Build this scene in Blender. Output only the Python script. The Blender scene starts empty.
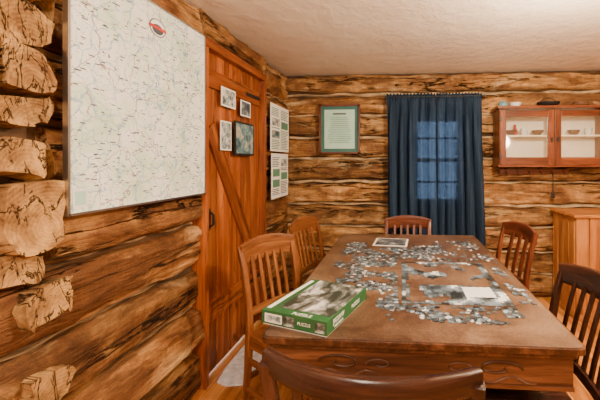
import bpy, math, random
from mathutils import Vector, Matrix, noise
random.seed(7)
R = random.random
def U(a,b): return a+(b-a)*R()
S = bpy.context.scene
COL = S.collection

# ---------------------------------------------------------------- materials
def newmat(name):
    m = bpy.data.materials.new(name); m.use_nodes = True
    nt = m.node_tree; nt.nodes.clear()
    out = nt.nodes.new('ShaderNodeOutputMaterial')
    b = nt.nodes.new('ShaderNodeBsdfPrincipled')
    nt.links.new(b.outputs[0], out.inputs[0])
    return m, nt, b, out
def N(nt, t, **kw):
    n = nt.nodes.new(t)
    for k, v in kw.items(): setattr(n, k, v)
    return n
def col(c): return (c[0], c[1], c[2], 1)
def ramp(nt, fac, stops):
    r = N(nt, 'ShaderNodeValToRGB')
    e = r.color_ramp.elements
    while len(e) < len(stops): e.new(0.5)
    for i, (p, c) in enumerate(stops):
        e[i].position = p
        e[i].color = col(c) if not isinstance(c, (int, float)) else (c, c, c, 1)
    nt.links.new(fac, r.inputs[0]); return r.outputs[0]
def mapping(nt, src, scale, loc=(0,0,0)):
    m = N(nt, 'ShaderNodeMapping'); m.inputs['Scale'].default_value = scale; m.inputs['Location'].default_value = loc
    nt.links.new(src, m.inputs[0]); return m.outputs[0]
def noisen(nt, vec, scale=1, detail=4, rough=.5, dist=0):
    n = N(nt, 'ShaderNodeTexNoise')
    n.inputs['Scale'].default_value = scale; n.inputs['Detail'].default_value = detail
    n.inputs['Roughness'].default_value = rough; n.inputs['Distortion'].default_value = dist
    nt.links.new(vec, n.inputs['Vector']); return n.outputs['Fac']
def mix(nt, fac, a, b, mode='MIX'):
    m = N(nt, 'ShaderNodeMix', data_type='RGBA', blend_type=mode)
    for i, v in ((0, fac), (6, a), (7, b)):
        if isinstance(v, bpy.types.NodeSocket): nt.links.new(v, m.inputs[i])
        elif isinstance(v, (int, float)): m.inputs[i].default_value = v
        else: m.inputs[i].default_value = col(v)
    return m.outputs[2]
def math_(nt, op, a, b=None):
    m = N(nt, 'ShaderNodeMath', operation=op)
    for i, v in ((0, a), (1, b)):
        if v is None: continue
        if isinstance(v, bpy.types.NodeSocket): nt.links.new(v, m.inputs[i])
        else: m.inputs[i].default_value = v
    return m.outputs[0]
def attr(nt, name):
    return N(nt, 'ShaderNodeAttribute', attribute_name=name)
def bump(nt, b, h, strength, dist=.01):
    n = N(nt, 'ShaderNodeBump'); n.inputs['Strength'].default_value = strength; n.inputs['Distance'].default_value = dist
    nt.links.new(h, n.inputs['Height']); nt.links.new(n.outputs[0], b.inputs['Normal'])

def wood(name, dark, mid, light, along=1.5, across=14, rough=.5, cracks=.0, knots=0, tonev=.35, bs=.3):
    m, nt, b, out = newmat(name)
    wc = attr(nt, 'wc').outputs['Vector']; tone = attr(nt, 'tone').outputs['Fac']
    n1 = noisen(nt, mapping(nt, wc, (along, across, across)), 1, 6, .6, .6)
    n2 = noisen(nt, mapping(nt, wc, (along*2, across*6, across*6)), 1, 4, .6, .2)
    n1b = math_(nt, 'ADD', math_(nt, 'MULTIPLY', n1, .75), math_(nt, 'MULTIPLY', n2, .25))
    c = ramp(nt, n1b, [(.34, dark), (.5, mid), (.64, light)])
    h = n1b
    if knots:
        v = N(nt, 'ShaderNodeTexVoronoi'); v.inputs['Scale'].default_value = 1
        nt.links.new(mapping(nt, wc, (knots*.7, knots*1.3, knots*1.3)), v.inputs['Vector'])
        k = ramp(nt, v.outputs['Distance'], [(.05, 1), (.16, 0)])
        c = mix(nt, k, c, [x*.35 for x in dark])
    if cracks:
        n3 = noisen(nt, mapping(nt, wc, (.9, 13, 13), (3, 0, 0)), 1, 3, .5, .5)
        a = math_(nt, 'ABSOLUTE', math_(nt, 'SUBTRACT', n3, .5))
        k = math_(nt, 'MULTIPLY', ramp(nt, a, [(0.0, 1), (.018, 0)]), cracks)
        c = mix(nt, k, c, [x*.22 for x in dark])
        h = math_(nt, 'SUBTRACT', h, k)
    t = math_(nt, 'ADD', 1.0, math_(nt, 'MULTIPLY', tone, tonev))
    comb = N(nt, 'ShaderNodeVectorMath', operation='SCALE')
    nt.links.new(c, comb.inputs[0]); nt.links.new(t, comb.inputs['Scale'])
    nt.links.new(comb.outputs[0], b.inputs['Base Color'])
    b.inputs['Roughness'].default_value = rough; b.inputs['Specular IOR Level'].default_value = .3
    bump(nt, b, h, bs, .012)
    return m
def hewn(name, dark, mid, light, pale, grime, rough=.65, tonev=.35):
    m, nt, b, out = newmat(name)
    wc = attr(nt, 'wc').outputs['Vector']; tone = attr(nt, 'tone').outputs['Fac']
    n1 = noisen(nt, mapping(nt, wc, (2.8, 9, 9)), 1, 10, .68, .7)
    c = ramp(nt, n1, [(.35, dark), (.47, mid), (.60, light), (.74, pale)])
    g = noisen(nt, mapping(nt, wc, (1.5, 4.5, 4.5), (7, 3, 1)), 1, 7, .62, 1.0)
    c = mix(nt, ramp(nt, g, [(.47, 0), (.60, .8)]), c, grime)
    p = noisen(nt, mapping(nt, wc, (1.8, 5, 5), (17, 2, 5)), 1, 7, .65, .8)
    c = mix(nt, ramp(nt, p, [(.56, 0), (.68, .6)]), c, pale)
    n2 = noisen(nt, mapping(nt, wc, (3, 70, 70)), 1, 4, .6, .3)
    c = mix(nt, .7, c, ramp(nt, n2, [(.3, .4), (.6, 1.0)]), 'MULTIPLY')
    n4 = noisen(nt, mapping(nt, wc, (40, 6, 6)), 1, 3, .5, .3)
    c = mix(nt, .25, c, ramp(nt, n4, [(.35, .5), (.6, 1.0)]), 'MULTIPLY')
    n3 = noisen(nt, mapping(nt, wc, (.5, 7, 7), (3, 0, 0)), 1, 6, .58, .3)
    a = math_(nt, 'ABSOLUTE', math_(nt, 'SUBTRACT', n3, .52))
    mask = ramp(nt, noisen(nt, mapping(nt, wc, (1.2, 3, 3), (31, 0, 0)), 1, 2), [(.40, 0), (.50, 1)])
    k = math_(nt, 'MULTIPLY', ramp(nt, a, [(0.0, 1), (.0125, 0)]), mask)
    c = mix(nt, k, c, [x*.12 for x in dark])
    v = N(nt, 'ShaderNodeTexVoronoi'); v.inputs['Scale'].default_value = 1
    nt.links.new(mapping(nt, wc, (1.5, 3.5, 3.5)), v.inputs['Vector'])
    kk = ramp(nt, v.outputs['Distance'], [(.04, 1), (.10, 0)])
    c = mix(nt, kk, c, [x*.4 for x in dark])
    t = math_(nt, 'ADD', 1.0, math_(nt, 'MULTIPLY', tone, tonev))
    comb = N(nt, 'ShaderNodeVectorMath', operation='SCALE')
    nt.links.new(c, comb.inputs[0]); nt.links.new(t, comb.inputs['Scale'])
    nt.links.new(comb.outputs[0], b.inputs['Base Color'])
    b.inputs['Roughness'].default_value = rough; b.inputs['Specular IOR Level'].default_value = .22
    h = math_(nt, 'ADD', math_(nt, 'MULTIPLY', n1, 1.1), math_(nt, 'MULTIPLY', n2, .35))
    h = math_(nt, 'ADD', h, math_(nt, 'MULTIPLY', n4, .25))
    h = math_(nt, 'SUBTRACT', h, math_(nt, 'MULTIPLY', k, 1.5))
    bump(nt, b, h, 1.0, .032)
    return m
def endgrain(name, dark, light):
    m, nt, b, out = newmat(name)
    wc = attr(nt, 'wc').outputs['Vector']; tone = attr(nt, 'tone').outputs['Fac']
    nn = noisen(nt, wc, 7, 4)
    l = N(nt, 'ShaderNodeVectorMath', operation='LENGTH')
    nt.links.new(mapping(nt, wc, (0, 1, 1), (0, .03, .05)), l.inputs[0])
    d = math_(nt, 'ADD', l.outputs['Value'], math_(nt, 'MULTIPLY', nn, .05))
    s = math_(nt, 'SINE', math_(nt, 'MULTIPLY', d, 520))
    f = math_(nt, 'ADD', math_(nt, 'MULTIPLY', s, .02), math_(nt, 'MULTIPLY', noisen(nt, wc, 8, 9, .7, .5), 1.0))
    c = ramp(nt, f, [(.36, dark), (.50, [(a*.6+b_*.4) for a, b_ in zip(dark, light)]), (.66, light)])
    n3 = noisen(nt, mapping(nt, wc, (1, 18, 8)), 1, 5, .6, .6)
    k = ramp(nt, math_(nt, 'ABSOLUTE', math_(nt, 'SUBTRACT', n3, .5)), [(0, 1), (.018, 0)])
    c = mix(nt, k, c, [x*.12 for x in dark])
    t = math_(nt, 'ADD', 1.0, math_(nt, 'MULTIPLY', tone, .3))
    comb = N(nt, 'ShaderNodeVectorMath', operation='SCALE')
    nt.links.new(c, comb.inputs[0]); nt.links.new(t, comb.inputs['Scale'])
    nt.links.new(comb.outputs[0], b.inputs['Base Color']); b.inputs['Roughness'].default_value = .8; b.inputs['Specular IOR Level'].default_value = .2
    bump(nt, b, math_(nt, 'SUBTRACT', f, k), .9, .016)
    return m
def plain(name, c, rough=.5, metal=0, var=.15, scale=8, spec=.4, bs=0):
    m, nt, b, out = newmat(name)
    tc = N(nt, 'ShaderNodeTexCoord').outputs['Object']
    n = noisen(nt, tc, scale, 4)
    cc = ramp(nt, n, [(.3, [x*(1-var) for x in c]), (.7, [min(1, x*(1+var)) for x in c])])
    nt.links.new(cc, b.inputs['Base Color']); b.inputs['Roughness'].default_value = rough
    b.inputs['Metallic'].default_value = metal; b.inputs['Specular IOR Level'].default_value = spec
    if bs: bump(nt, b, n, bs, .01)
    return m

M = {}
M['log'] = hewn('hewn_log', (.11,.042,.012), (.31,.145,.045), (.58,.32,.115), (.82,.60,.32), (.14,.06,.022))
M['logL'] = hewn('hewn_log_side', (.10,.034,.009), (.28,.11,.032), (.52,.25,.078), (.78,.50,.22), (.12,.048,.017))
M['chink'] = plain('chinking', (.07,.035,.015), .9, var=.6, scale=9, bs=.8)
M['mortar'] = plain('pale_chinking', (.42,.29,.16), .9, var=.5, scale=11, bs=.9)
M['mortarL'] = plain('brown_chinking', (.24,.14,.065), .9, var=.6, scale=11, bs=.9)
M['end'] = endgrain('log_end_grain', (.13,.055,.017), (.62,.36,.13))
M['door'] = wood('door_planks', (.10,.022,.005), (.27,.066,.013), (.42,.13,.026), 1.2, 14, .38, .7, 1.4, .3, .35)
M['floor'] = wood('floor_boards', (.22,.07,.015), (.50,.19,.04), (.66,.29,.075), 1.2, 12, .22, .0, 1, .25, .15)
M['oak'] = wood('oak_chair', (.075,.023,.007), (.18,.06,.016), (.30,.115,.034), 3, 30, .32, 0, 0, .2, .15)
M['red'] = wood('redbrown_chair', (.04,.010,.005), (.095,.024,.010), (.16,.046,.017), 3, 30, .3, 0, 0, .2, .15)
M['dark'] = wood('dark_chair', (.012,.004,.003), (.028,.010,.006), (.06,.022,.012), 3, 30, .25, 0, 0, .2, .15)
M['tbl'] = wood('table_edge', (.028,.010,.005), (.072,.026,.011), (.16,.062,.026), 2.5, 22, .3, 0, 0, .2, .15)
M['cab'] = wood('cabinet_wood', (.060,.014,.005), (.15,.038,.012), (.23,.068,.022), 3, 26, .3, 0, 0, .2, .12)
M['chest'] = wood('chest_wood', (.18,.055,.012), (.40,.15,.035), (.55,.24,.065), 1.8, 18, .38, 0, 1.3, .3, .15)
M['white'] = plain('white_paint', (.8,.78,.74), .6, var=.05)
M['paper'] = plain('paper', (.86,.86,.82), .7, var=.04)
M['ink'] = plain('ink', (.07,.08,.10), .8)
M['inkg'] = plain('ink_green', (.10,.25,.17), .8)
M['black'] = plain('black_iron', (.015,.014,.014), .45)
M['metal'] = plain('aluminium', (.6,.6,.6), .3, 1)
M['redp'] = plain('red_print', (.5,.04,.03), .5)
M['teal'] = plain('teal_mat', (.035,.13,.12), .6)
M['doc'] = plain('certificate_paper', (.42,.66,.58), .6, var=.08)
M['green'] = plain('green_card', (.022,.10,.034), .4, var=.1)
M['cream'] = plain('cream_interior', (.94,.88,.70), .6, var=.06)
M['china'] = plain('china', (.75,.78,.75), .2)
M['ceramic'] = plain('blue_ceramic', (.14,.28,.33), .25)
M['brown'] = plain('brown_ceramic', (.13,.06,.03), .3)
M['mat'] = plain('pale_floor_patch', (.70,.73,.80), .9, var=.25, scale=25, bs=.6)  # mottled pale colour of the floor patch by the door
M['snow'] = plain('snow', (.6,.65,.75), .9, var=.02)

m, nt, b, out = newmat('ceiling_plaster'); M['ceil'] = m
tc = N(nt, 'ShaderNodeTexCoord').outputs['Object']
n = noisen(nt, tc, 1.4, 6, .6); nt.links.new(ramp(nt, n, [(.3, (.80,.67,.54)), (.7, (.90,.80,.67))]), b.inputs['Base Color'])
b.inputs['Roughness'].default_value = .42
bump(nt, b, noisen(nt, tc, 10, 6, .65), .45, .025)
M['plaster'] = plain('wall_plaster', (.52,.36,.22), .8, var=.08, scale=3, bs=.2)

m, nt, b, out = newmat('table_top'); M['top'] = m
tc = N(nt, 'ShaderNodeTexCoord').outputs['Object']
n = noisen(nt, tc, 3, 9, .7, .5); n2 = noisen(nt, tc, 130, 3, .6)
f = math_(nt, 'ADD', math_(nt, 'MULTIPLY', n, .76), math_(nt, 'MULTIPLY', n2, .24))
nt.links.new(ramp(nt, f, [(.38, (.045,.021,.011)), (.5, (.115,.062,.035)), (.62, (.21,.13,.08))]), b.inputs['Base Color'])
b.inputs['Roughness'].default_value = .33; b.inputs['Specular IOR Level'].default_value = .4
bump(nt, b, n2, .2, .004)

# map
m, nt, b, out = newmat('map_print'); M['map'] = m
wc = attr(nt, 'wc').outputs['Vector']
nz = N(nt, 'ShaderNodeTexNoise'); nz.inputs['Scale'].default_value = 6; nz.inputs['Detail'].default_value = 7
nt.links.new(wc, nz.inputs['Vector'])
vm = N(nt, 'ShaderNodeVectorMath', operation='SCALE'); nt.links.new(nz.outputs['Color'], vm.inputs[0]); vm.inputs['Scale'].default_value = .22
va = N(nt, 'ShaderNodeVectorMath', operation='ADD'); nt.links.new(wc, va.inputs[0]); nt.links.new(vm.outputs[0], va.inputs[1])
base = ramp(nt, noisen(nt, wc, 5, 9, .7, .5), [(.34, (.52,.70,.52)), (.44, (.72,.83,.70)), (.53, (.86,.90,.86)), (.64, (.88,.89,.86)), (.74, (.76,.82,.70))])
cont = math_(nt, 'FRACT', math_(nt, 'MULTIPLY', noisen(nt, wc, 9, 6, .6), 14))
base = mix(nt, ramp(nt, cont, [(.0, .5), (.16, 0)]), base, (.46,.48,.38))
def vor(scale, feat, th, vec=va.outputs[0]):
    v = N(nt, 'ShaderNodeTexVoronoi', feature=feat); v.inputs['Scale'].default_value = scale
    nt.links.new(vec, v.inputs['Vector'])
    return ramp(nt, v.outputs['Distance'], [(th*.5, 1), (th, 0)])
base = mix(nt, vor(12, 'DISTANCE_TO_EDGE', .03), base, (.36,.52,.62))
base = mix(nt, vor(5, 'DISTANCE_TO_EDGE', .010), base, (.40,.28,.30))
base = mix(nt, vor(45, 'F1', .20, mapping(nt, wc, (1,2.2,1))), base, (.14,.15,.20))
base = mix(nt, vor(22, 'F1', .14), base, (.18,.08,.20))
nt.links.new(base, b.inputs['Base Color']); b.inputs['Roughness'].default_value = .3

m, nt, b, out = newmat('jigsaw_print'); M['jig'] = m
t = attr(nt, 'tone').outputs['Fac']
nt.links.new(ramp(nt, t, [(0, (.012,.015,.018)), (.25, (.04,.052,.062)), (.5, (.095,.125,.155)), (.72, (.18,.25,.32)), (1, (.80,.82,.82))]), b.inputs['Base Color'])
b.inputs['Roughness'].default_value = .4
def pic(name, stops, sc=10, st=(1,1,1)):
    m, nt, b, out = newmat(name)
    wc = attr(nt, 'wc').outputs['Vector']
    n = noisen(nt, mapping(nt, wc, st), sc, 8, .7, .6)
    nt.links.new(ramp(nt, n, stops), b.inputs['Base Color']); b.inputs['Roughness'].default_value = .3
    return m
M['bw'] = pic('bw_landscape', [(.44, (.02,.025,.02)), (.52, (.16,.17,.16)), (.58, (.50,.51,.50)), (.66, (.85,.85,.85))], 11, (1,.6,1))
M['ph1'] = pic('photo_a', [(.4, (.06,.10,.11)), (.5, (.35,.40,.42)), (.6, (.75,.75,.70))], 22)
M['ph2'] = pic('photo_b', [(.4, (.03,.06,.08)), (.5, (.12,.24,.30)), (.62, (.55,.45,.30))], 14)
M['ph3'] = pic('photo_c', [(.4, (.03,.03,.04)), (.52, (.10,.14,.18)), (.62, (.45,.45,.42))], 12)

# curtain
m, nt, b, out = newmat('blue_curtain'); M['curt'] = m
tc = N(nt, 'ShaderNodeTexCoord').outputs['Object']
cc = ramp(nt, noisen(nt, mapping(nt, tc, (40, 40, 1.2)), 1, 3), [(.3, (.008,.020,.048)), (.7, (.032,.066,.125))])
nt.links.new(cc, b.inputs['Base Color']); b.inputs['Roughness'].default_value = .8; b.inputs['Specular IOR Level'].default_value = .2
tr = N(nt, 'ShaderNodeBsdfTranslucent'); tr.inputs[0].default_value = (.03,.06,.14,1)
tp = N(nt, 'ShaderNodeBsdfTransparent'); tp.inputs[0].default_value = (.22,.32,.46,1)
m1 = N(nt, 'ShaderNodeMixShader'); m1.inputs[0].default_value = .25
m2 = N(nt, 'ShaderNodeMixShader'); m2.inputs[0].default_value = .10
nt.links.new(b.outputs[0], m1.inputs[1]); nt.links.new(tr.outputs[0], m1.inputs[2])
nt.links.new(m1.outputs[0], m2.inputs[1]); nt.links.new(tp.outputs[0], m2.inputs[2])
nt.links.new(m2.outputs[0], out.inputs[0])
m, nt, b, out = newmat('pane_glass'); M['glass'] = m
tp = N(nt, 'ShaderNodeBsdfTransparent'); gl = N(nt, 'ShaderNodeBsdfGlossy'); gl.inputs['Roughness'].default_value = .05
mx = N(nt, 'ShaderNodeMixShader'); mx.inputs[0].default_value = .1
nt.links.new(tp.outputs[0], mx.inputs[1]); nt.links.new(gl.outputs[0], mx.inputs[2]); nt.links.new(mx.outputs[0], out.inputs[0])
m, nt, b, out = newmat('bulb_glow'); M['bulb'] = m
b.inputs['Base Color'].default_value = (1,.85,.6,1)
b.inputs['Emission Color'].default_value = (1,.8,.5,1); b.inputs['Emission Strength'].default_value = 6

# ---------------------------------------------------------------- mesh builder
class MB:
    def __init__(s, mats):
        s.mats = mats; s.v = []; s.f = []; s.fm = []; s.wc = []; s.tn = []
    def mi(s, m):
        if m not in s.mats: s.mats.append(m)
        return s.mats.index(m)
    def add(s, vs, fs, mat, wcs, tone):
        o = len(s.v); s.v += [tuple(v) for v in vs]; s.wc += [tuple(w) for w in wcs]; s.tn += [tone]*len(vs)
        for f in fs: s.f.append([i+o for i in f]); s.fm.append(s.mi(mat))
    def box(s, c, size, mat, rot=None, grain=None, tone=None, local=False):
        c = Vector(c); hx, hy, hz = [d/2 for d in size]
        if grain is None: grain = max(range(3), key=lambda i: size[i])
        if tone is None: tone = U(-1, 1)
        off = 0 if local else R()*40
        vs = []; ws = []
        for x in (-hx, hx):
            for y in (-hy, hy):
                for z in (-hz, hz):
                    p = Vector((x, y, z)); w = [p[grain], p[(grain+1)%3], p[(grain+2)%3]]
                    ws.append((w[0]+off, w[1], w[2]))
                    if rot is not None: p = rot @ p
                    vs.append(c+p)
        fs = [(0,1,3,2),(4,6,7,5),(0,4,5,1),(2,3,7,6),(0,2,6,4),(1,5,7,3)]
        s.add(vs, fs, mat, ws, tone)
    def sweep(s, path, w, h, mat, cap=None, up=(0,0,1), ex=.3, n=12, amp=0, tone=None, caps=True, edge=0):
        path = [Vector(p) for p in path]; up = Vector(up)
        if tone is None: tone = U(-1, 1)
        W = w if isinstance(w, (list, tuple)) else [w]*len(path)
        H = h if isinstance(h, (list, tuple)) else [h]*len(path)
        off = R()*40; sd = R()*100; vs = []; ws = []; fs = []; L = 0
        for i, p in enumerate(path):
            a = path[max(0, i-1)]; b = path[min(len(path)-1, i+1)]
            t = (b-a).normalized(); side = t.cross(up).normalized(); u2 = side.cross(t).normalized()
            if i: L += (p-path[i-1]).length
            for j in range(n):
                an = 2*math.pi*(j+.5)/n; ca, sa = math.cos(an), math.sin(an)
                x = math.copysign(abs(ca)**ex, ca)*W[i]/2; y = math.copysign(abs(sa)**ex, sa)*H[i]/2
                if amp:
                    nz = noise.noise(Vector((L*1.3+sd, ca*1.2, y*6)))*amp + noise.noise(Vector((L*7+sd, ca*2.5, y*16)))*amp*.6 + noise.noise(Vector((L*20+sd, ca*2.5, y*30)))*amp*.32
                    x += nz*math.copysign(1, x)
                    y += noise.noise(Vector((L*1.1+sd, 9+ca*.3, sa)))*edge+noise.noise(Vector((L*6+sd, 19, sa*2)))*edge*.45
                vs.append(p+side*x+u2*y); ws.append((L+off, x, y))
        for i in range(len(path)-1):
            for j in range(n):
                k = (j+1) % n
                fs.append((i*n+j, i*n+k, (i+1)*n+k, (i+1)*n+j))
        s.add(vs, fs, mat, ws, tone)
        if caps:
            m = len(vs)-n
            cv = vs[:n]; cw = ws[:n]; s.add(cv, [list(range(n))[::-1]], cap or mat, cw, tone)
            cv = vs[m:]; cw = ws[m:]; s.add(cv, [list(range(n))], cap or mat, cw, tone)
    def prism(s, pts, z0, z1, mat, tone=0, grain=1):
        n = len(pts); off = R()*40
        vs = [(x, y, z0) for x, y in pts]+[(x, y, z1) for x, y in pts]
        ws = [((v[1] if grain else v[0])+off, (v[0] if grain else v[1]), v[2]) for v in vs]
        fs = [list(range(n))[::-1], list(range(n, 2*n))]+[(i, (i+1)%n, n+(i+1)%n, n+i) for i in range(n)]
        s.add(vs, fs, mat, ws, tone)
    def lathe(s, c, prof, mat, n=20, tone=0):
        c = Vector(c); vs = []; fs = []
        for r, z in prof:
            for j in range(n):
                a = 2*math.pi*j/n; vs.append(c+Vector((r*math.cos(a), r*math.sin(a), z)))
        for i in range(len(prof)-1):
            for j in range(n):
                k = (j+1)%n; fs.append((i*n+j, i*n+k, (i+1)*n+k, (i+1)*n+j))
        s.add(vs, fs, mat, [(v.z, v.x, v.y) for v in vs], tone)
    def build(s, name, bevel=0, smooth=None, parent=None, loc=None, rotz=None):
        me = bpy.data.meshes.new(name); me.from_pydata(s.v, [], s.f)
        for m in s.mats: me.materials.append(m)
        me.polygons.foreach_set('material_index', s.fm)
        a = me.attributes.new('wc', 'FLOAT_VECTOR', 'POINT'); a.data.foreach_set('vector', [c for w in s.wc for c in w])
        a = me.attributes.new('tone', 'FLOAT', 'POINT'); a.data.foreach_set('value', s.tn)
        me.validate(); me.update()
        o = bpy.data.objects.new(name, me); COL.objects.link(o)
        if bevel:
            b = o.modifiers.new('bevel', 'BEVEL'); b.width = bevel; b.segments = 2; b.limit_method = 'ANGLE'; b.angle_limit = math.radians(50)
        if smooth:
            me.polygons.foreach_set('use_smooth', [True]*len(me.polygons))
            try: me.set_sharp_from_angle(angle=math.radians(smooth))
            except Exception: pass
        if parent: o.parent = parent
        if loc is not None: o.location = loc
        if rotz is not None: o.rotation_euler = (0, 0, rotz)
        return o
def text(name, body, size, loc, rot, mat, parent=None, align='CENTER'):
    c = bpy.data.curves.new(name, 'FONT'); c.body = body; c.size = size; c.extrude = .0004; c.align_x = align
    c.materials.append(mat); o = bpy.data.objects.new(name, c); COL.objects.link(o)
    o.location = loc; o.rotation_euler = rot
    if parent: o.parent = parent
    return o

# ---------------------------------------------------------------- room
XL, YB, ZC = -1.20, 3.47, 2.33
XR, YF = 2.75, -1.6
mb = MB([M['floor']])
x = XL-.2
while x < XR+.1:
    mb.box((x+.055, (YB+YF)/2, -.02), (.108, YB-YF+.3, .04), M['floor'], grain=1); x += .11
mb.build('floor', .002)
mb = MB([M['ceil']]); mb.box(((XL+XR)/2, (YB+YF)/2, ZC+.03), (XR-XL+.4, YB-YF+.4, .06), M['ceil']); mb.build('ceiling')

def lg(mb, axis, a0, a1, z, h, face, mat, th=.17, amp=.026, tone=None):
    n = max(3, int(abs(a1-a0)/.03)); tilt = U(-.018, .018)
    face += U(-.014, .008)
    if axis == 'y': path = [(face, a0+(a1-a0)*i/n, z+tilt*(i/n-.5)) for i in range(n+1)]
    else: path = [(a0+(a1-a0)*i/n, face, z+tilt*(i/n-.5)) for i in range(n+1)]
    mb.sweep(path, th, h, mat, M['end'], ex=.42, n=36, amp=amp, edge=.032, tone=tone)
cx = XL-.085
rows = []; z = 0
hs = [.25,.27,.24,.26,.27,.25,.24,.26,.29]
for h in hs: rows.append((z+h/2, h)); z += h
D0, D1, DZ = 1.97, 2.81, 2.10
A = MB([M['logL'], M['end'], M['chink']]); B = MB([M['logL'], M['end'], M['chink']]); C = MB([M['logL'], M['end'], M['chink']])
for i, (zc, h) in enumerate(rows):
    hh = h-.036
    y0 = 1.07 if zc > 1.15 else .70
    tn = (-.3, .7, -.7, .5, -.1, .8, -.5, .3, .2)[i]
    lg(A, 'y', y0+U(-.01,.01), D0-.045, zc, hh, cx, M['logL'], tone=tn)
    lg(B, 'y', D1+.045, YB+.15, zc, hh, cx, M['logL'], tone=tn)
    if i:
        zz = zc-h/2
        n = 34
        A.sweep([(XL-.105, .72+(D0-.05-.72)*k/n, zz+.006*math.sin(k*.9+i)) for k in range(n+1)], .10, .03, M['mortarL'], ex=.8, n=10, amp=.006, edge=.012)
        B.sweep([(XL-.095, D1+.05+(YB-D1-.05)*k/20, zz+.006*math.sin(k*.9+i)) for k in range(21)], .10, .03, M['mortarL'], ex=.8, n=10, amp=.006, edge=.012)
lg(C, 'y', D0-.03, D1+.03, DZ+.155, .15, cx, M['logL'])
A.box((XL-.13, (.62+D0-.04)/2, ZC/2), (.12, D0-.04-.62, ZC), M['chink'])
B.box((XL-.13, (D1+.04+YB+.1)/2, ZC/2), (.12, YB+.1-D1-.04, ZC), M['chink'])
C.box((XL-.13, (D0+D1)/2, (DZ+.065+ZC)/2), (.12, D1-D0+.08, ZC-DZ-.065), M['chink'])
def stub(zc, h, wd, pr, yc, tone, roll=0):
    n = 8
    A.sweep([(XL-.20+(.20+pr)*i/n, yc, zc+.01*(i/n)) for i in range(n+1)], wd, h, M['end'], M['end'], up=(0, math.sin(roll), math.cos(roll)), ex=.42, n=28, amp=.034, edge=.04, tone=tone)
for zc, h, wd, pr, yc, r in [(2.26,.12,.15,.035,.955,.1),(2.115,.13,.16,.015,.965,-.12),(1.965,.125,.13,.04,.945,.08),(1.82,.12,.16,.01,.955,-.1),(1.675,.125,.14,.04,.945,.15),(1.535,.115,.15,.01,.965,-.05),(1.40,.12,.13,.035,.94,.12),(1.215,.215,.18,.05,.975,-.08)]:
    stub(zc, h, wd, pr, yc, U(-.6, .9), r)
for zc, h, wd, pr, yc, r in [(1.05,.09,.16,.02,.93,.1),(.905,.13,.14,.045,1.03,-.15),(.62,.12,.13,.04,1.03,.2),(.36,.12,.12,.035,1.04,-.1)]:
    stub(zc, h, wd, pr, yc, -.1, r)
A.build('wall_left', smooth=38); B.build('wall_left_far', smooth=38); C.build('wall_left_header', smooth=38)
mb = MB([M['plaster']]); mb.box((XL-.1, (YF+.66)/2, ZC/2), (.12, .66-YF, ZC), M['plaster']); mb.build('wall_left_rear')
mb = MB([M['white']]); mb.box((XL+.0, .83, 1.93), (.10, .08, .78), M['white']); mb.build('trim_1', .004)
# back wall
WX0, WX1, WZ0, WZ1 = .13, .65, .95, 1.87
mb = MB([M['log'], M['end'], M['chink']])
hs = [.24,.22,.25,.23,.24,.25,.22,.24,.22,.21]
z = 0; cy = YB+.085
tns = (.2,-.4,.5,-.4,.7,-.6,.5,-.3,.6,.1)
for i, h in enumerate(hs):
    zc = z+h/2; hh = h-.038
    if i:
        for (xa, xb) in ([(XL-.05, WX0), (WX1, XR)] if WZ0 < z < WZ1 else [(XL-.05, XR)]):
            n = int((xb-xa)/.05)
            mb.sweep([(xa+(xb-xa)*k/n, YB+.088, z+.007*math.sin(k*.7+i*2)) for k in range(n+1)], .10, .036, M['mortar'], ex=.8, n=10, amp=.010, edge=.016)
    z += h
    if zc+h*.4 > WZ0 and zc-h*.4 < WZ1:
        lg(mb, 'x', XL-.1, WX0, zc, hh, cy, M['log'], tone=tns[i]); lg(mb, 'x', WX1, XR+.1, zc, hh, cy, M['log'], tone=tns[i])
    else: lg(mb, 'x', XL-.1, XR+.1, zc, hh, cy, M['log'], tone=tns[i])
yy = YB+.125
mb.box(((XL-.1+WX0)/2, yy, ZC/2), (WX0-XL+.1, .12, ZC), M['chink'])
mb.box(((XR+.1+WX1)/2, yy, ZC/2), (XR+.1-WX1, .12, ZC), M['chink'])
mb.box(((WX0+WX1)/2, yy, WZ0/2), (WX1-WX0, .12, WZ0), M['chink'])
mb.box(((WX0+WX1)/2, yy, (WZ1+ZC)/2), (WX1-WX0, .12, ZC-WZ1), M['chink'])
mb.build('wall_back', smooth=38)
mb = MB([M['plaster']]); mb.box((XR+.06, (YB+YF)/2, ZC/2), (.12, YB-YF, ZC), M['plaster']); mb.build('wall_right')
mb = MB([M['plaster']]); mb.box(((XL+XR)/2, YF-.06, ZC/2), (XR-XL, .12, ZC), M['plaster']); mb.build('wall_front')
mb = MB([M['white'], M['glass']])
yw = YB+.06; cxw = (WX0+WX1)/2; czw = (WZ0+WZ1)/2; ww = WX1-WX0; wh = WZ1-WZ0
for sx in (WX0+.025, WX1-.025): mb.box((sx, yw, czw), (.05, .12, wh), M['white'])
for sz in (WZ0+.025, WZ1-.025): mb.box((cxw, yw, sz), (ww, .12, .05), M['white'])
mb.box((cxw, yw, czw), (ww, .05, .04), M['white'])
mb.box((cxw, yw, czw), (.025, .04, wh), M['white'])
for q in (.25, .75): mb.box((cxw, yw, WZ0+wh*q), (ww, .03, .02), M['white'])
mb.box((cxw, yw+.01, czw), (ww-.04, .004, wh-.04), M['glass'])
mb.build('window_1', .002)
mb = MB([M['snow']]); mb.box((.4, 9, -.3), (30, 10, .1), M['snow']); mb.build('snowy_ground')

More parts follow.
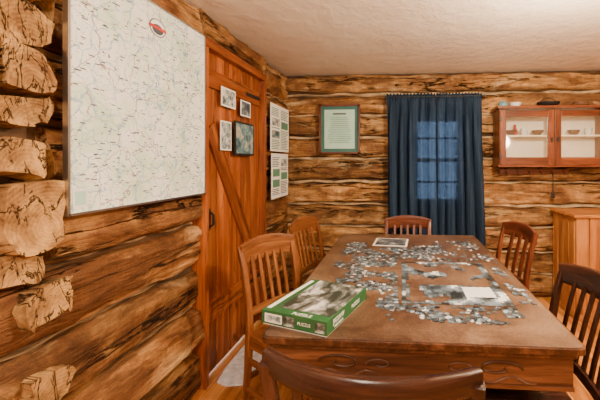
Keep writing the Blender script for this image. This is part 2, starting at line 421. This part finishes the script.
# door
mb = MB([M['door'], M['black']])
dw = D1-D0; n = 5
for i in range(n):
    mb.box((XL-.045, D0+dw*(i+.5)/n, DZ/2+.012), (.03, dw/n-.008, DZ-.02), M['door'])
mb.box((XL-.062, (D0+D1)/2, DZ/2+.012), (.006, dw-.01, DZ-.03), M['black'])
for zz in (1.93, .42): mb.box((XL-.022, (D0+D1)/2, zz), (.02, dw-.06, .12), M['door'])
p0 = Vector((XL-.021, D0+.07, 1.62)); p1 = Vector((XL-.021, D1-.08, .50)); d = p1-p0
ang = math.atan2(d.z, d.y)
mb.box((p0+p1)/2, (.018, d.length, .12), M['door'], rot=Matrix.Rotation(ang, 3, 'X'), tone=-.7)
mb.box((XL-.027, D0+.07, 1.02), (.012, .035, .14), M['black'])
mb.sweep([(XL-.02, D0+.07, .97), (XL+.005, D0+.07, .99), (XL+.005, D0+.07, 1.05), (XL-.02, D0+.07, 1.07)], .012, .012, M['black'], up=(0,1,0))
for zz in (1.93, .42): mb.box((XL-.010, D1-.16, zz), (.006, .26, .03), M['black'])
mb.build('door_1', .003)
mb = MB([M['door']])
mb.box((XL-.05, D0-.02, DZ/2), (.14, .036, DZ), M['door'])
mb.box((XL-.05, D1+.02, DZ/2), (.14, .036, DZ), M['door'])
mb.box((XL-.05, (D0+D1)/2, DZ+.03), (.14, dw+.08, .06), M['door'])
mb.build('trim_2', .004)
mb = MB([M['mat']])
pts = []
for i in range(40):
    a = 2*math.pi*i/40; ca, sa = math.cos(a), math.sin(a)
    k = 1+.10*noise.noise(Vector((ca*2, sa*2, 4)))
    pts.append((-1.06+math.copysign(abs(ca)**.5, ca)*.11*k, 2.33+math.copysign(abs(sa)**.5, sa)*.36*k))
mb.prism(pts, .0005, .014, M['mat']); mb.build('door_floor_patch', .003)  # thin, pale, irregular patch on the floor along the door base

def panelx(name, x, y0, y1, z0, z1, mat, t=.004, lines=0, ink='ink', frame=None, border=0, bmat='paper', margin=.02):
    mb = MB([mat])
    w, h = y1-y0, z1-z0
    if border:
        mb.box((x, (y0+y1)/2, (z0+z1)/2), (t, w, h), M[bmat])
        mb.box((x+t*.5+.0006, (y0+y1)/2, (z0+z1)/2), (.001, w-2*border, h-2*border), mat, grain=1, local=True)
    else:
        mb.box((x, (y0+y1)/2, (z0+z1)/2), (t, w, h), mat, grain=1, local=True)
    if frame:
        ft = .009
        for yy in (y0, y1): mb.box((x+.002, yy, (z0+z1)/2), (t+.008, ft, h+ft), frame)
        for zz in (z0, z1): mb.box((x+.002, (y0+y1)/2, zz), (t+.008, w, ft), frame)
    if lines:
        cols = 2
        for c in range(cols):
            cw = (w-margin*(cols+1))/cols; ya = y0+margin+c*(cw+margin); z = z1-margin*2
            while z > z0+margin:
                if R() < .16 and z-.1 > z0+margin:
                    mb.box((x+t/2+.001, ya+cw/2, z-.045), (.001, cw*.9, .07), M[random.choice(['ph1','ph2','inkg'])], local=True, grain=1); z -= .1; continue
                l = cw*U(.7, 1); mb.box((x+t/2+.001, ya+l/2, z), (.001, l, .007), M[ink]); z -= .016
    return mb.build(name)
mapo = panelx('wall_map', XL+.045, 1.066, 1.866, 1.205, 2.13, M['map'], t=.012, frame=M['metal'])
mb = MB([M['redp'], M['white'], M['black']])
def disc(cy_, cz, ry, rz, x, mat):
    n = 28; vs = [(x, cy_+ry*math.cos(2*math.pi*i/n), cz+rz*math.sin(2*math.pi*i/n)) for i in range(n)]
    mb.add(vs, [list(range(n))], mat, vs, 0)
ex_ = XL+.0525
ey = 1.49
disc(ey, 2.025, .052, .042, ex_, M['ink']); disc(ey, 2.025, .047, .037, ex_+.0004, M['paper'])
disc(ey, 2.018, .036, .024, ex_+.0008, M['ink']); mb.box((ex_+.0014, ey, 2.025), (.0008, .11, .014), M['redp'])
mb.box((ex_, 1.11, 1.26), (.0008, .055, .07), M['white']); mb.box((ex_+.0008, 1.11, 1.26), (.0008, .04, .05), M['doc'])
for i in range(260):
    yy_, zz_ = U(1.09, 1.84), U(1.24, 2.11)
    if (abs(yy_-ey) < .08 and zz_ > 1.95) or (yy_ < 1.16 and zz_ < 1.32): continue
    mb.box((ex_, yy_, zz_), (.0006, U(.008, .026), .0036), M['ink'])
mb.build('map_emblem', parent=mapo)
panelx('posted_notice', XL+.035, 2.90, 3.38, 1.49, 1.93, M['paper'], lines=1, ink='inkg')
panelx('posted_notice', XL+.035, 2.92, 3.36, 1.05, 1.47, M['paper'], lines=1)
panelx('photo_print', XL+.006, 2.13, 2.32, 1.77, 1.90, M['ph1'], border=.012)
panelx('photo_print', XL+.006, 2.40, 2.56, 1.74, 1.86, M['ph3'], border=.010)
panelx('photo_print', XL+.006, 2.12, 2.26, 1.47, 1.67, M['ph1'], border=.010)
panelx('framed_photo', XL+.010, 2.30, 2.60, 1.44, 1.69, M['ph2'], border=.014, bmat='black', t=.012)

# framed certificate
mb = MB([M['dark']])
x0, x1, z0, z1 = -.85, -.42, 1.475, 1.995; yf = YB-.035; cxx = (x0+x1)/2; czz = (z0+z1)/2
for xx in (x0+.01, x1-.01): mb.box((xx, yf, czz), (.02, .03, z1-z0), M['red'])
for zz in (z0+.01, z1-.01): mb.box((cxx, yf, zz), (x1-x0, .03, .02), M['red'])
mb.box((cxx, yf+.005, czz), (x1-x0-.03, .012, z1-z0-.03), M['teal'])
mb.box((cxx, yf-.004, czz), (x1-x0-.11, .004, z1-z0-.11), M['doc'])
z = z1-.10
mb.box((cxx, yf-.007, z), (.14, .002, .016), M['ink']); z -= .04
while z > z0+.1:
    mb.box((cxx, yf-.007, z), (U(.17,.26), .002, .005), M['inkg']); z -= .02
mb.build('framed_certificate', .002)

# curtains
def curtain(name, x0, x1, seed, flare):
    nx, nz = 110, 44; vs = []; fs = []
    zt, zb = 2.085, .46
    for j in range(nz+1):
        t = j/nz; z = zt+(zb-zt)*t
        for i in range(nx+1):
            s = i/nx; x = x0+(x1-x0)*s + flare*t*s + .016*math.sin(s*2*math.pi*5+seed+1.2)*min(1, t*4)
            a = .008+.034*min(1, t*3)
            y = YB-.09+a*math.sin(s*2*math.pi*5+seed+.7*math.sin(t*3+seed)) + .010*math.sin(s*47+seed*2+t*2)*(.4+.6*min(1,t*4))
            if t < .03: y = YB-.09+.014*math.sin(s*120)
            zz = z+(.008*math.sin(s*90) if j == 0 else 0) + (.01*math.sin(s*23) if j == nz else 0)
            vs.append((x, y, zz))
    for j in range(nz):
        for i in range(nx): a = j*(nx+1)+i; fs.append((a, a+1, a+nx+2, a+nx+1))
    mb = MB([M['curt']]); mb.add(vs, fs, M['curt'], vs, 0); return mb.build(name, smooth=80)
curtain('window_curtain', -.14, .355, 0.3, .02)
curtain('window_curtain', .365, .82, 2.1, .05)
mb = MB([M['black']]); mb.sweep([(-.16, YB-.09, 2.055), (.85, YB-.09, 2.055)], .014, .014, M['black'], ex=1)
for xx in (-.155, .845): mb.box((xx, YB-.055, 2.055), (.012, .09, .02), M['black'])
mb.build('curtain_rod')

# wall cabinet
CX0, CX1, CZ0, CZ1, CY0, CY1 = .95, 1.96, 1.345, 1.90, 3.24, 3.455
mb = MB([M['cab'], M['cream'], M['glass'], M['black']])
cxm = (CX0+CX1)/2; czm = (CZ0+CZ1)/2; cym = (CY0+CY1)/2
mb.box((cxm, cym-.01, CZ1+.012), (CX1-CX0+.04, CY1-CY0+.03, .025), M['cab'])
mb.box((cxm, cym-.005, CZ0+.01), (CX1-CX0+.02, CY1-CY0+.01, .022), M['cab'])
for xx in (CX0+.01, CX1-.01): mb.box((xx, cym, czm), (.02, CY1-CY0, CZ1-CZ0), M['cab'], grain=2)
mb.box((cxm, CY1-.008, czm), (CX1-CX0-.03, .012, CZ1-CZ0-.02), M['cream'])
mb.box((cxm, cym+.01, czm+.02), (CX1-CX0-.04, CY1-CY0-.05, .015), M['cream'])
for k in (0, 1):
    a = CX0+.004+k*(CX1-CX0)/2; b_ = a+(CX1-CX0)/2-.008; st = .055
    for xx in (a+st/2, b_-st/2): mb.box((xx, CY0-.01, czm), (st, .022, CZ1-CZ0-.03), M['cab'], grain=2)
    for zz, hh in ((CZ1-.05, .055), (CZ0+.055, .07)): mb.box(((a+b_)/2, CY0-.01, zz), (b_-a-2*st, .022, hh), M['cab'], grain=0)
    mb.box(((a+b_)/2, CY0-.006, czm), (b_-a-.08, .003, CZ1-CZ0-.12), M['glass'])
    kx = b_-.025 if k == 0 else a+.025
    mb.box((kx, CY0-.028, czm-.02), (.016, .018, .04), M['black'])
    for zz in (CZ1-.1, CZ0+.1): mb.box(((a if k == 0 else b_), CY0-.024, zz), (.02, .006, .045), M['black'])
mb.build('wall_cabinet', .003)
mb = MB([M['china'], M['ceramic'], M['brown'], M['redp']])
bowl = [(.0,.0),(.025,.0),(.028,.008),(.05,.03),(.06,.05),(.056,.05),(.045,.03),(.02,.012),(0,.01)]
cup = [(0,0),(.025,0),(.032,.03),(.034,.07),(.031,.07),(.028,.03),(0,.008)]
zs = czm+.0285; zb = CZ0+.022
for i, xx in enumerate([1.06,1.19,1.32,1.52,1.66,1.80]):
    mb.lathe((xx, 3.35, zb), bowl if i%2 else cup, M['china'] if i%3 else M['ceramic'])
    mb.lathe((xx+.03, 3.35, zs), cup if i%2 else bowl, M['china'] if i%2 else M['brown'])
mb.lathe((1.14, 3.37, zs), [(0,0),(.02,0),(.03,.03),(.012,.08),(.015,.11),(0,.11)], M['redp'])
mb.build('dishes', smooth=50)
zt = CZ1+.0245
mb = MB([M['ceramic']]); mb.lathe((1.02, 3.36, zt), [(0,0),(.035,0),(.05,.025),(.045,.05),(.03,.06),(.034,.065),(0,.06)], M['ceramic']); mb.build('ceramic_pot', smooth=50)
mb = MB([M['china']]); mb.lathe((1.14, 3.36, zt), bowl, M['china']); mb.build('china_bowl', smooth=50)
mb = MB([M['black']])
mb.lathe((1.45, 3.35, zt), [(0,0),(.06,0),(.10,.03),(.105,.05),(.10,.05),(.055,.012),(0,.01)], M['black'])
mb.sweep([(1.36+.18*i/12, 3.35, zt+.045+.05*math.sin(math.pi*i/12)) for i in range(13)], .008, .008, M['black'], up=(0,1,0), ex=1)
mb.build('iron_skillet', smooth=50)
mb = MB([M['brown']]); mb.lathe((1.76, 3.36, zt), [(0,0),(.045,0),(.075,.02),(.07,.05),(.04,.06),(0,.06)], M['brown']); mb.build('brown_crock', smooth=50)
mb = MB([M['cab'], M['black'], M['metal']])
mb.box((1.35, YB-.02, 1.29), (.68, .025, .05), M['cab'])
for i in range(6):
    xx = 1.07+i*.112
    mb.sweep([(xx, YB-.03, 1.30), (xx, YB-.06, 1.285), (xx, YB-.07, 1.265), (xx, YB-.075, 1.285)], .007, .007, M['black'], up=(1,0,0), ex=1, n=8)
mb.build('coat_hook_rail', .002)
mb = MB([M['black']])
for i in range(8):
    c = Vector((1.518, YB-.072, 1.268-i*.026))
    mb.sweep([c+Vector(((.008*math.cos(a), .0, .015*math.sin(a)) if i%2 else (0, .008*math.cos(a), .015*math.sin(a)))) for a in [2*math.pi*k/10 for k in range(11)]], .005, .005, M['black'], up=((0,1,0) if i%2 else (1,0,0)), ex=1, n=6)
mb.box((1.518, YB-.072, 1.052), (.035, .006, .045), M['black'])
mb.build('hanging_chain')

# plank chest
mb = MB([M['chest'], M['black']])
x0, x1, y0, y1, zt = 1.53, 2.45, 2.99, 3.43, .93
mb.box(((x0+x1)/2, (y0+y1)/2-.01, zt-.012), (x1-x0+.05, y1-y0+.03, .025), M['chest'], tone=.8)
n = 8
for i in range(n): mb.box((x0+(x1-x0)*(i+.5)/n, y0+.012, (zt-.025)/2+.02), ((x1-x0)/n-.009, .022, zt-.065), M['chest'], grain=2)
for i in range(4): mb.box((x0+.012, y0+.03+(y1-y0-.04)*(i+.5)/4, (zt-.025)/2+.02), (.022, (y1-y0-.04)/4-.009, zt-.065), M['chest'], grain=2)
mb.box(((x0+x1)/2, (y0+y1)/2, zt/2), (x1-x0-.05, y1-y0-.05, zt-.08), M['black'])
mb.box((x1-.012, (y0+y1)/2, zt/2), (.022, y1-y0-.04, zt-.06), M['chest'], grain=2)
mb.box(((x0+x1)/2, y1-.012, zt/2), (x1-x0, .02, zt-.06), M['chest'])
mb.box(((x0+x1)/2, (y0+y1)/2, .03), (x1-x0, y1-y0, .06), M['chest'])
mb.build('wooden_chest', .003)

# ---------------------------------------------------------------- table
TX0, TX1, TY0, TY1, TZ = -.505, .635, 1.155, 2.89, .76
tcx, tcy = (TX0+TX1)/2, (TY0+TY1)/2; tw, tl = TX1-TX0, TY1-TY0
def rrect(w, l, r, n=5):
    pts = []
    for sx, sy, a0 in ((1,1,0),(-1,1,90),(-1,-1,180),(1,-1,270)):
        for i in range(n+1):
            a = math.radians(a0+90*i/n); pts.append((sx*(w/2-r)+r*math.cos(a), sy*(l/2-r)+r*math.sin(a)))
    return pts
mb = MB([M['tbl'], M['top']])
mb.prism(rrect(tw, tl, .03), TZ-.024, TZ-.003, M['tbl'], -.8)
mb.prism(rrect(tw-.016, tl-.016, .026), TZ-.003, TZ, M['top'], 0)
mb.prism(rrect(tw-.035, tl-.035, .03), TZ-.046, TZ-.024, M['tbl'], -.3)
aw, al = tw-.07, tl-.07; az = TZ-.046-.06
for sx in (-1, 1): mb.box((sx*(aw/2-.012), 0, az), (.024, al-.05, .12), M['tbl'], tone=.6)
for sy in (-1, 1): mb.box((0, sy*(al/2-.012), az), (aw, .024, .12), M['tbl'], tone=.9)
for sy in (-1, 1):
    mb.box((0, sy*(al/2+.001), az-.05), (aw, .016, .014), M['tbl'])
    yy = sy*(al/2+.002)
    for k in (-1, 1):
        cx0 = .28
        pts = [(k*(cx0+.085*math.cos(t)*(1-t/9)), yy, az+.008+.030*math.sin(t)*(1-t/9)) for t in [i*.35 for i in range(20)]]
        mb.sweep(pts, .009, .009, M['tbl'], up=(0,1,0), ex=1, n=8, tone=-1)
        mb.sweep([(k*(cx0-.13+.02*i), yy, az-.03+.012*math.sin(i*.9)) for i in range(14)], .008, .008, M['tbl'], up=(0,1,0), ex=1, n=8, tone=-1)
        pts = [(k*(cx0-.14+.05*math.cos(t)*(1-t/8)), yy, az+.005+.022*math.sin(t)*(1-t/8)) for t in [i*.35 for i in range(18)]]
        mb.sweep(pts, .007, .007, M['tbl'], up=(0,1,0), ex=1, n=8, tone=-1)
mb.lathe((0,0,0), [(0,.08),(.15,.08),(.16,.12),(.12,.17),(.10,.3),(.13,.42),(.13,.5),(.2,.58),(.3,.60),(.3,.70),(0,.70)], M['tbl'], 24)
for a in (45, 135, 225, 315):
    d = Vector((math.cos(math.radians(a))*.8, math.sin(math.radians(a))*1.1, 0))
    mb.sweep([d*.05+Vector((0,0,.2)), d*.2+Vector((0,0,.16)), d*.33+Vector((0,0,.07)), d*.42+Vector((0,0,.035))], [.09,.08,.07,.06], [.12,.1,.08,.06], M['tbl'])
mb.build('dining_table', .003, smooth=35, loc=(tcx, tcy, 0))

# ---------------------------------------------------------------- chairs
def chair(loc, rot, mat, H=.94, W=.42, bow=.03, nsl=5, crest=.11, slw=.022, arch=.015, cap=1.06):
    mb = MB([mat]); hw = W/2-.018
    seat = []
    for x, y in [(-W/2+.01,-.19),(-W/2-.015,.16),(-W/2+.02,.215),(0,.225),(W/2-.02,.215),(W/2+.015,.16),(W/2-.01,-.19)]: seat.append((x, y))
    mb.prism(seat[::-1], .43, .462, mat, .3)
    for sx in (-1, 1):
        mb.sweep([(sx*(hw+.0), .175, 0), (sx*hw, .175, .25), (sx*hw, .175, .432)], [.026,.034,.038], [.026,.034,.038], mat, up=(0,1,0))
        mb.sweep([(sx*hw, -.245, 0), (sx*hw, -.215, .25), (sx*hw, -.20, .45), (sx*hw, -.212, .62), (sx*(hw+.004), -.245, .8), (sx*(hw+.01), -.28, H-.03)],
                 [.03,.034,.038,.036,.032,.028], [.026,.03,.036,.03,.026,.022], mat, up=(0,1,0))
        for zz in (.14, .30): mb.box((sx*hw, -.022, zz), (.018, .40, .028), mat)
        mb.box((sx*hw, -.01, .405), (.022, .37, .055), mat)
    mb.box((0, .178, .405), (2*hw, .022, .055), mat); mb.box((0, -.198, .405), (2*hw, .022, .055), mat)
    mb.box((0, .178, .22), (2*hw, .018, .03), mat); mb.box((0, -.22, .20), (2*hw, .018, .03), mat)
    def by(x, z):
        t = max(0, (z-.5)/(H-.5)); base = -.20-.085*t**1.3
        return base-bow*(1-(x/hw)**2)*(.35+.65*t)
    n = 16
    xs = [-cap*hw+2*cap*hw*i/n for i in range(n+1)]
    mb.sweep([(x, by(x, H-.05), H-crest/2+arch*(1-(x/hw)**2)-arch*.6) for x in xs], .024,
             [crest*(.72+.28*math.cos(x/hw*1.25)) for x in xs], mat, up=(0,0,1), ex=.35, tone=0)
    xs = [-hw+2*hw*i/8 for i in range(9)]
    mb.sweep([(x, by(x, .56), .56) for x in xs], .02, .045, mat)
    for i in range(nsl):
        x = (-1+2*(i+1)/(nsl+1))*hw*.92
        mb.sweep([(x, by(x, z), z) for z in [.55, .65, .75, H-crest*.7]], slw, .011, mat, up=(0,1,0))
    return mb.build('dining_chair', .002, smooth=40, loc=(loc[0], loc[1], 0), rotz=math.radians(rot))
chair((-.563, 1.80), -121, M['oak'], H=.945, W=.38, nsl=5, crest=.14)
chair((-.502, 2.51), -107, M['oak'], H=.945, W=.38, nsl=5, crest=.14)
chair((.07, 2.79), 180, M['red'], H=.89, W=.42, nsl=5, crest=.12)
chair((.60, 2.42), 103, M['red'], H=.94, W=.41, nsl=3, crest=.12, slw=.04)
chair((.48, 1.36), 91, M['dark'], H=.945, W=.45, nsl=6, crest=.11, bow=.045)
chair((-.045, .955), -5, M['dark'], H=.985, W=.46, nsl=6, crest=.058, bow=.07, arch=.0, cap=1.07)

# ---------------------------------------------------------------- puzzle
def piece(mb, cx_, cy_, z, s, ang, tone, edges=None, t=.002):
    pts = []
    e = edges or [random.choice((-1, 1)) for _ in range(4)]
    h = s/2; k = s*.2
    for q in range(4):
        a = q*math.pi/2
        loc = [(-h, -h), (-k*.45, -h), (-k*.8, -h-e[q]*k*.7), (0, -h-e[q]*k*1.25), (k*.8, -h-e[q]*k*.7), (k*.45, -h)]
        for x, y in loc:
            pts.append((x*math.cos(a)-y*math.sin(a), x*math.sin(a)+y*math.cos(a)))
    ca, sa = math.cos(ang), math.sin(ang)
    n = len(pts); P = [(cx_+x*ca-y*sa, cy_+x*sa+y*ca) for x, y in pts]
    vs = [(x, y, z) for x, y in P]+[(x, y, z+t) for x, y in P]
    fs = [list(range(n, 2*n))]+[(i, (i+1)%n, n+(i+1)%n, n+i) for i in range(n)]
    mb.add(vs, fs, M['jig'], vs, tone)
Z = TZ+.0003
mb = MB([M['jig']])
BX0, BX1, BY0, BY1 = .01, .515, 1.475, 2.10
def scatter(n, x0, x1, y0, y1, bias=.5, th=.4):
    c = 0; tries = 0
    while c < n and tries < n*8:
        tries += 1
        x = U(x0, x1); y = U(y0, y1)
        if R() > noise.noise(Vector((x*7, y*7, 3)))*1.6+th: continue
        if BX0-.02 < x < BX1+.02 and BY0-.02 < y < BY1+.02: continue
        if x < -.12 and y < 1.62: continue
        if -.24 < x < .10 and y > 2.43: continue
        piece(mb, x, y, Z+U(0, .001), .0155, U(0, 6.28), min(1, max(0, random.gauss(bias, .27)))); c += 1
scatter(1000, -.40, -.02, 1.62, 2.56, .46)
scatter(320, -.05, .32, 2.12, 2.5, .46)
scatter(260, -.05, .5, 1.31, 1.465, .42, .5)
scatter(120, -.1, .0, 1.42, 1.66, .5)
scatter(90, .53, .60, 1.5, 2.3, .5)
scatter(170, .25, .58, 2.12, 2.65, .5)
mb.build('jigsaw_pieces')
mb = MB([M['jig']])
g = .0175; nx = int((BX1-BX0)/g); ny = int((BY1-BY0)/g)
for i in range(nx):
    for j in range(ny):
        e = min(i, j, nx-1-i, ny-1-j)
        nv = noise.noise(Vector((i*.16, j*.16, 8)))
        keep = e == 0 or (e == 1 and nv > -.25) or (j < 13 and nv > -.14) or nv > .22
        white = (17 <= i <= 24 and 5 <= j <= 11)
        if keep or white:
            tn = .97 if white else min(1, max(0, .44+.9*noise.noise(Vector((i*.25, j*.25, 2)))+U(-.18, .18)))
            piece(mb, BX0+(i+.5)*g, BY0+(j+.5)*g, Z, g*.97, 0, tn, [1 if (i+j)%2 else -1, 1 if (i+j)%2 == 0 else -1]*2)
mb.build('jigsaw_puzzle')
mb = MB([M['paper'], M['bw']])
rm = Matrix.Rotation(math.radians(-4), 3, 'Z')
mb.box((-.07, 2.59, TZ+.0016), (.26, .24, .002), M['paper'], rot=rm); mb.box((-.07, 2.59, TZ+.003), (.23, .21, .001), M['ph3'], rot=rm, local=True)
mb.build('picture_sheet')
# puzzle box
mb = MB([M['green'], M['white'], M['bw'], M['black'], M['ph1']])
bw_, bl, bh = .29, .355, .055
mb.box((0, 0, bh/2+.004), (bw_, bl, bh-.004), M['green'])
mb.box((0, 0, .006), (bw_-.008, bl-.008, .011), M['white'])
mb.box((.022, .018, bh+.0025), (bw_-.055, bl-.045, .001), M['bw'], grain=0, local=True)
mb.box((-.128, 0, bh+.0026), (.018, bl-.04, .001), M['white'])
mb.box((-.09, -bl/2-.0006, .03), (.08, .001, .034), M['white']); mb.box((-.09, -bl/2-.0014, .03), (.068, .001, .022), M['ph1'], local=True)
mb.box((-.02, -bl/2-.0006, .030), (.05, .001, .036), M['bw'], local=True)
mb.box((.115, -bl/2-.0006, .030), (.04, .001, .036), M['bw'], local=True)
bx = mb.build('puzzle_box', .0015, loc=(-.345, 1.375, TZ+.0005), rotz=math.radians(-17.5))
text('box_title', 'JIGSAW', .026, (bw_/2+.001, -.09, .030), (math.pi/2, 0, math.pi/2), M['white'], bx)
text('box_subtitle', '1000 PIECES', .014, (bw_/2+.001, -.09, .013), (math.pi/2, 0, math.pi/2), M['white'], bx)
text('box_side_title', 'PUZZLE', .022, (bw_/2+.001, .06, .024), (math.pi/2, 0, math.pi/2), M['white'], bx)
text('box_front_title', 'PUZZLE', .016, (.048, -bl/2-.0012, .026), (math.pi/2, 0, 0), M['white'], bx)
text('box_top_title', 'PUZZLE', .024, (.03, -bl/2+.006, bh+.0035), (0, 0, 0), M['white'], bx)

# ---------------------------------------------------------------- lights
def lamp(loc, energy, rad=.12, color=(1,.80,.56), drop=.14):
    mb = MB([M['metal'], M['bulb']])
    mb.lathe((0,0,0), [(0,ZC-loc[2]),(.07,ZC-loc[2]),(.07,ZC-loc[2]-.02),(.008,ZC-loc[2]-.03),(.008,.09),(.02,.085),(.02,.07),(0,.07)], M['metal'])
    mb.lathe((0,0,0), [(0,-.035),(.02,-.03),(.032,-.01),(.035,.01),(.025,.04),(.018,.07)], M['bulb'])
    o = mb.build('unseen_ceiling_lamp', smooth=50, loc=loc)
    l = bpy.data.lights.new('lamp_light', 'POINT'); l.energy = energy; l.shadow_soft_size = rad; l.color = color
    lo = bpy.data.objects.new('lamp_light', l); COL.objects.link(lo); lo.parent = o; lo.location = (0, 0, -drop)
lamp((.95, 1.45, 2.14), 180, rad=.07)
lamp((-.35, -.45, 2.05), 115, color=(1,.86,.70))
lamp((1.9, .2, 1.9), 45)  # unseen hanging lamp, added only as extra fill light for the room
w = bpy.data.worlds.new('sky'); S.world = w; w.use_nodes = True
bg = w.node_tree.nodes['Background']; bg.inputs[0].default_value = (.7,.84,1,1); bg.inputs[1].default_value = 4

# ---------------------------------------------------------------- camera
cam = bpy.data.cameras.new('camera'); co = bpy.data.objects.new('camera', cam); COL.objects.link(co)
co.location = (0, 0, 1.39); co.rotation_euler = (math.pi/2, 0, math.radians(4))
cam.sensor_width = 36; cam.lens = 330/600*36; cam.shift_x = -77/600; cam.shift_y = -38/600; cam.clip_start = .02
S.camera = co
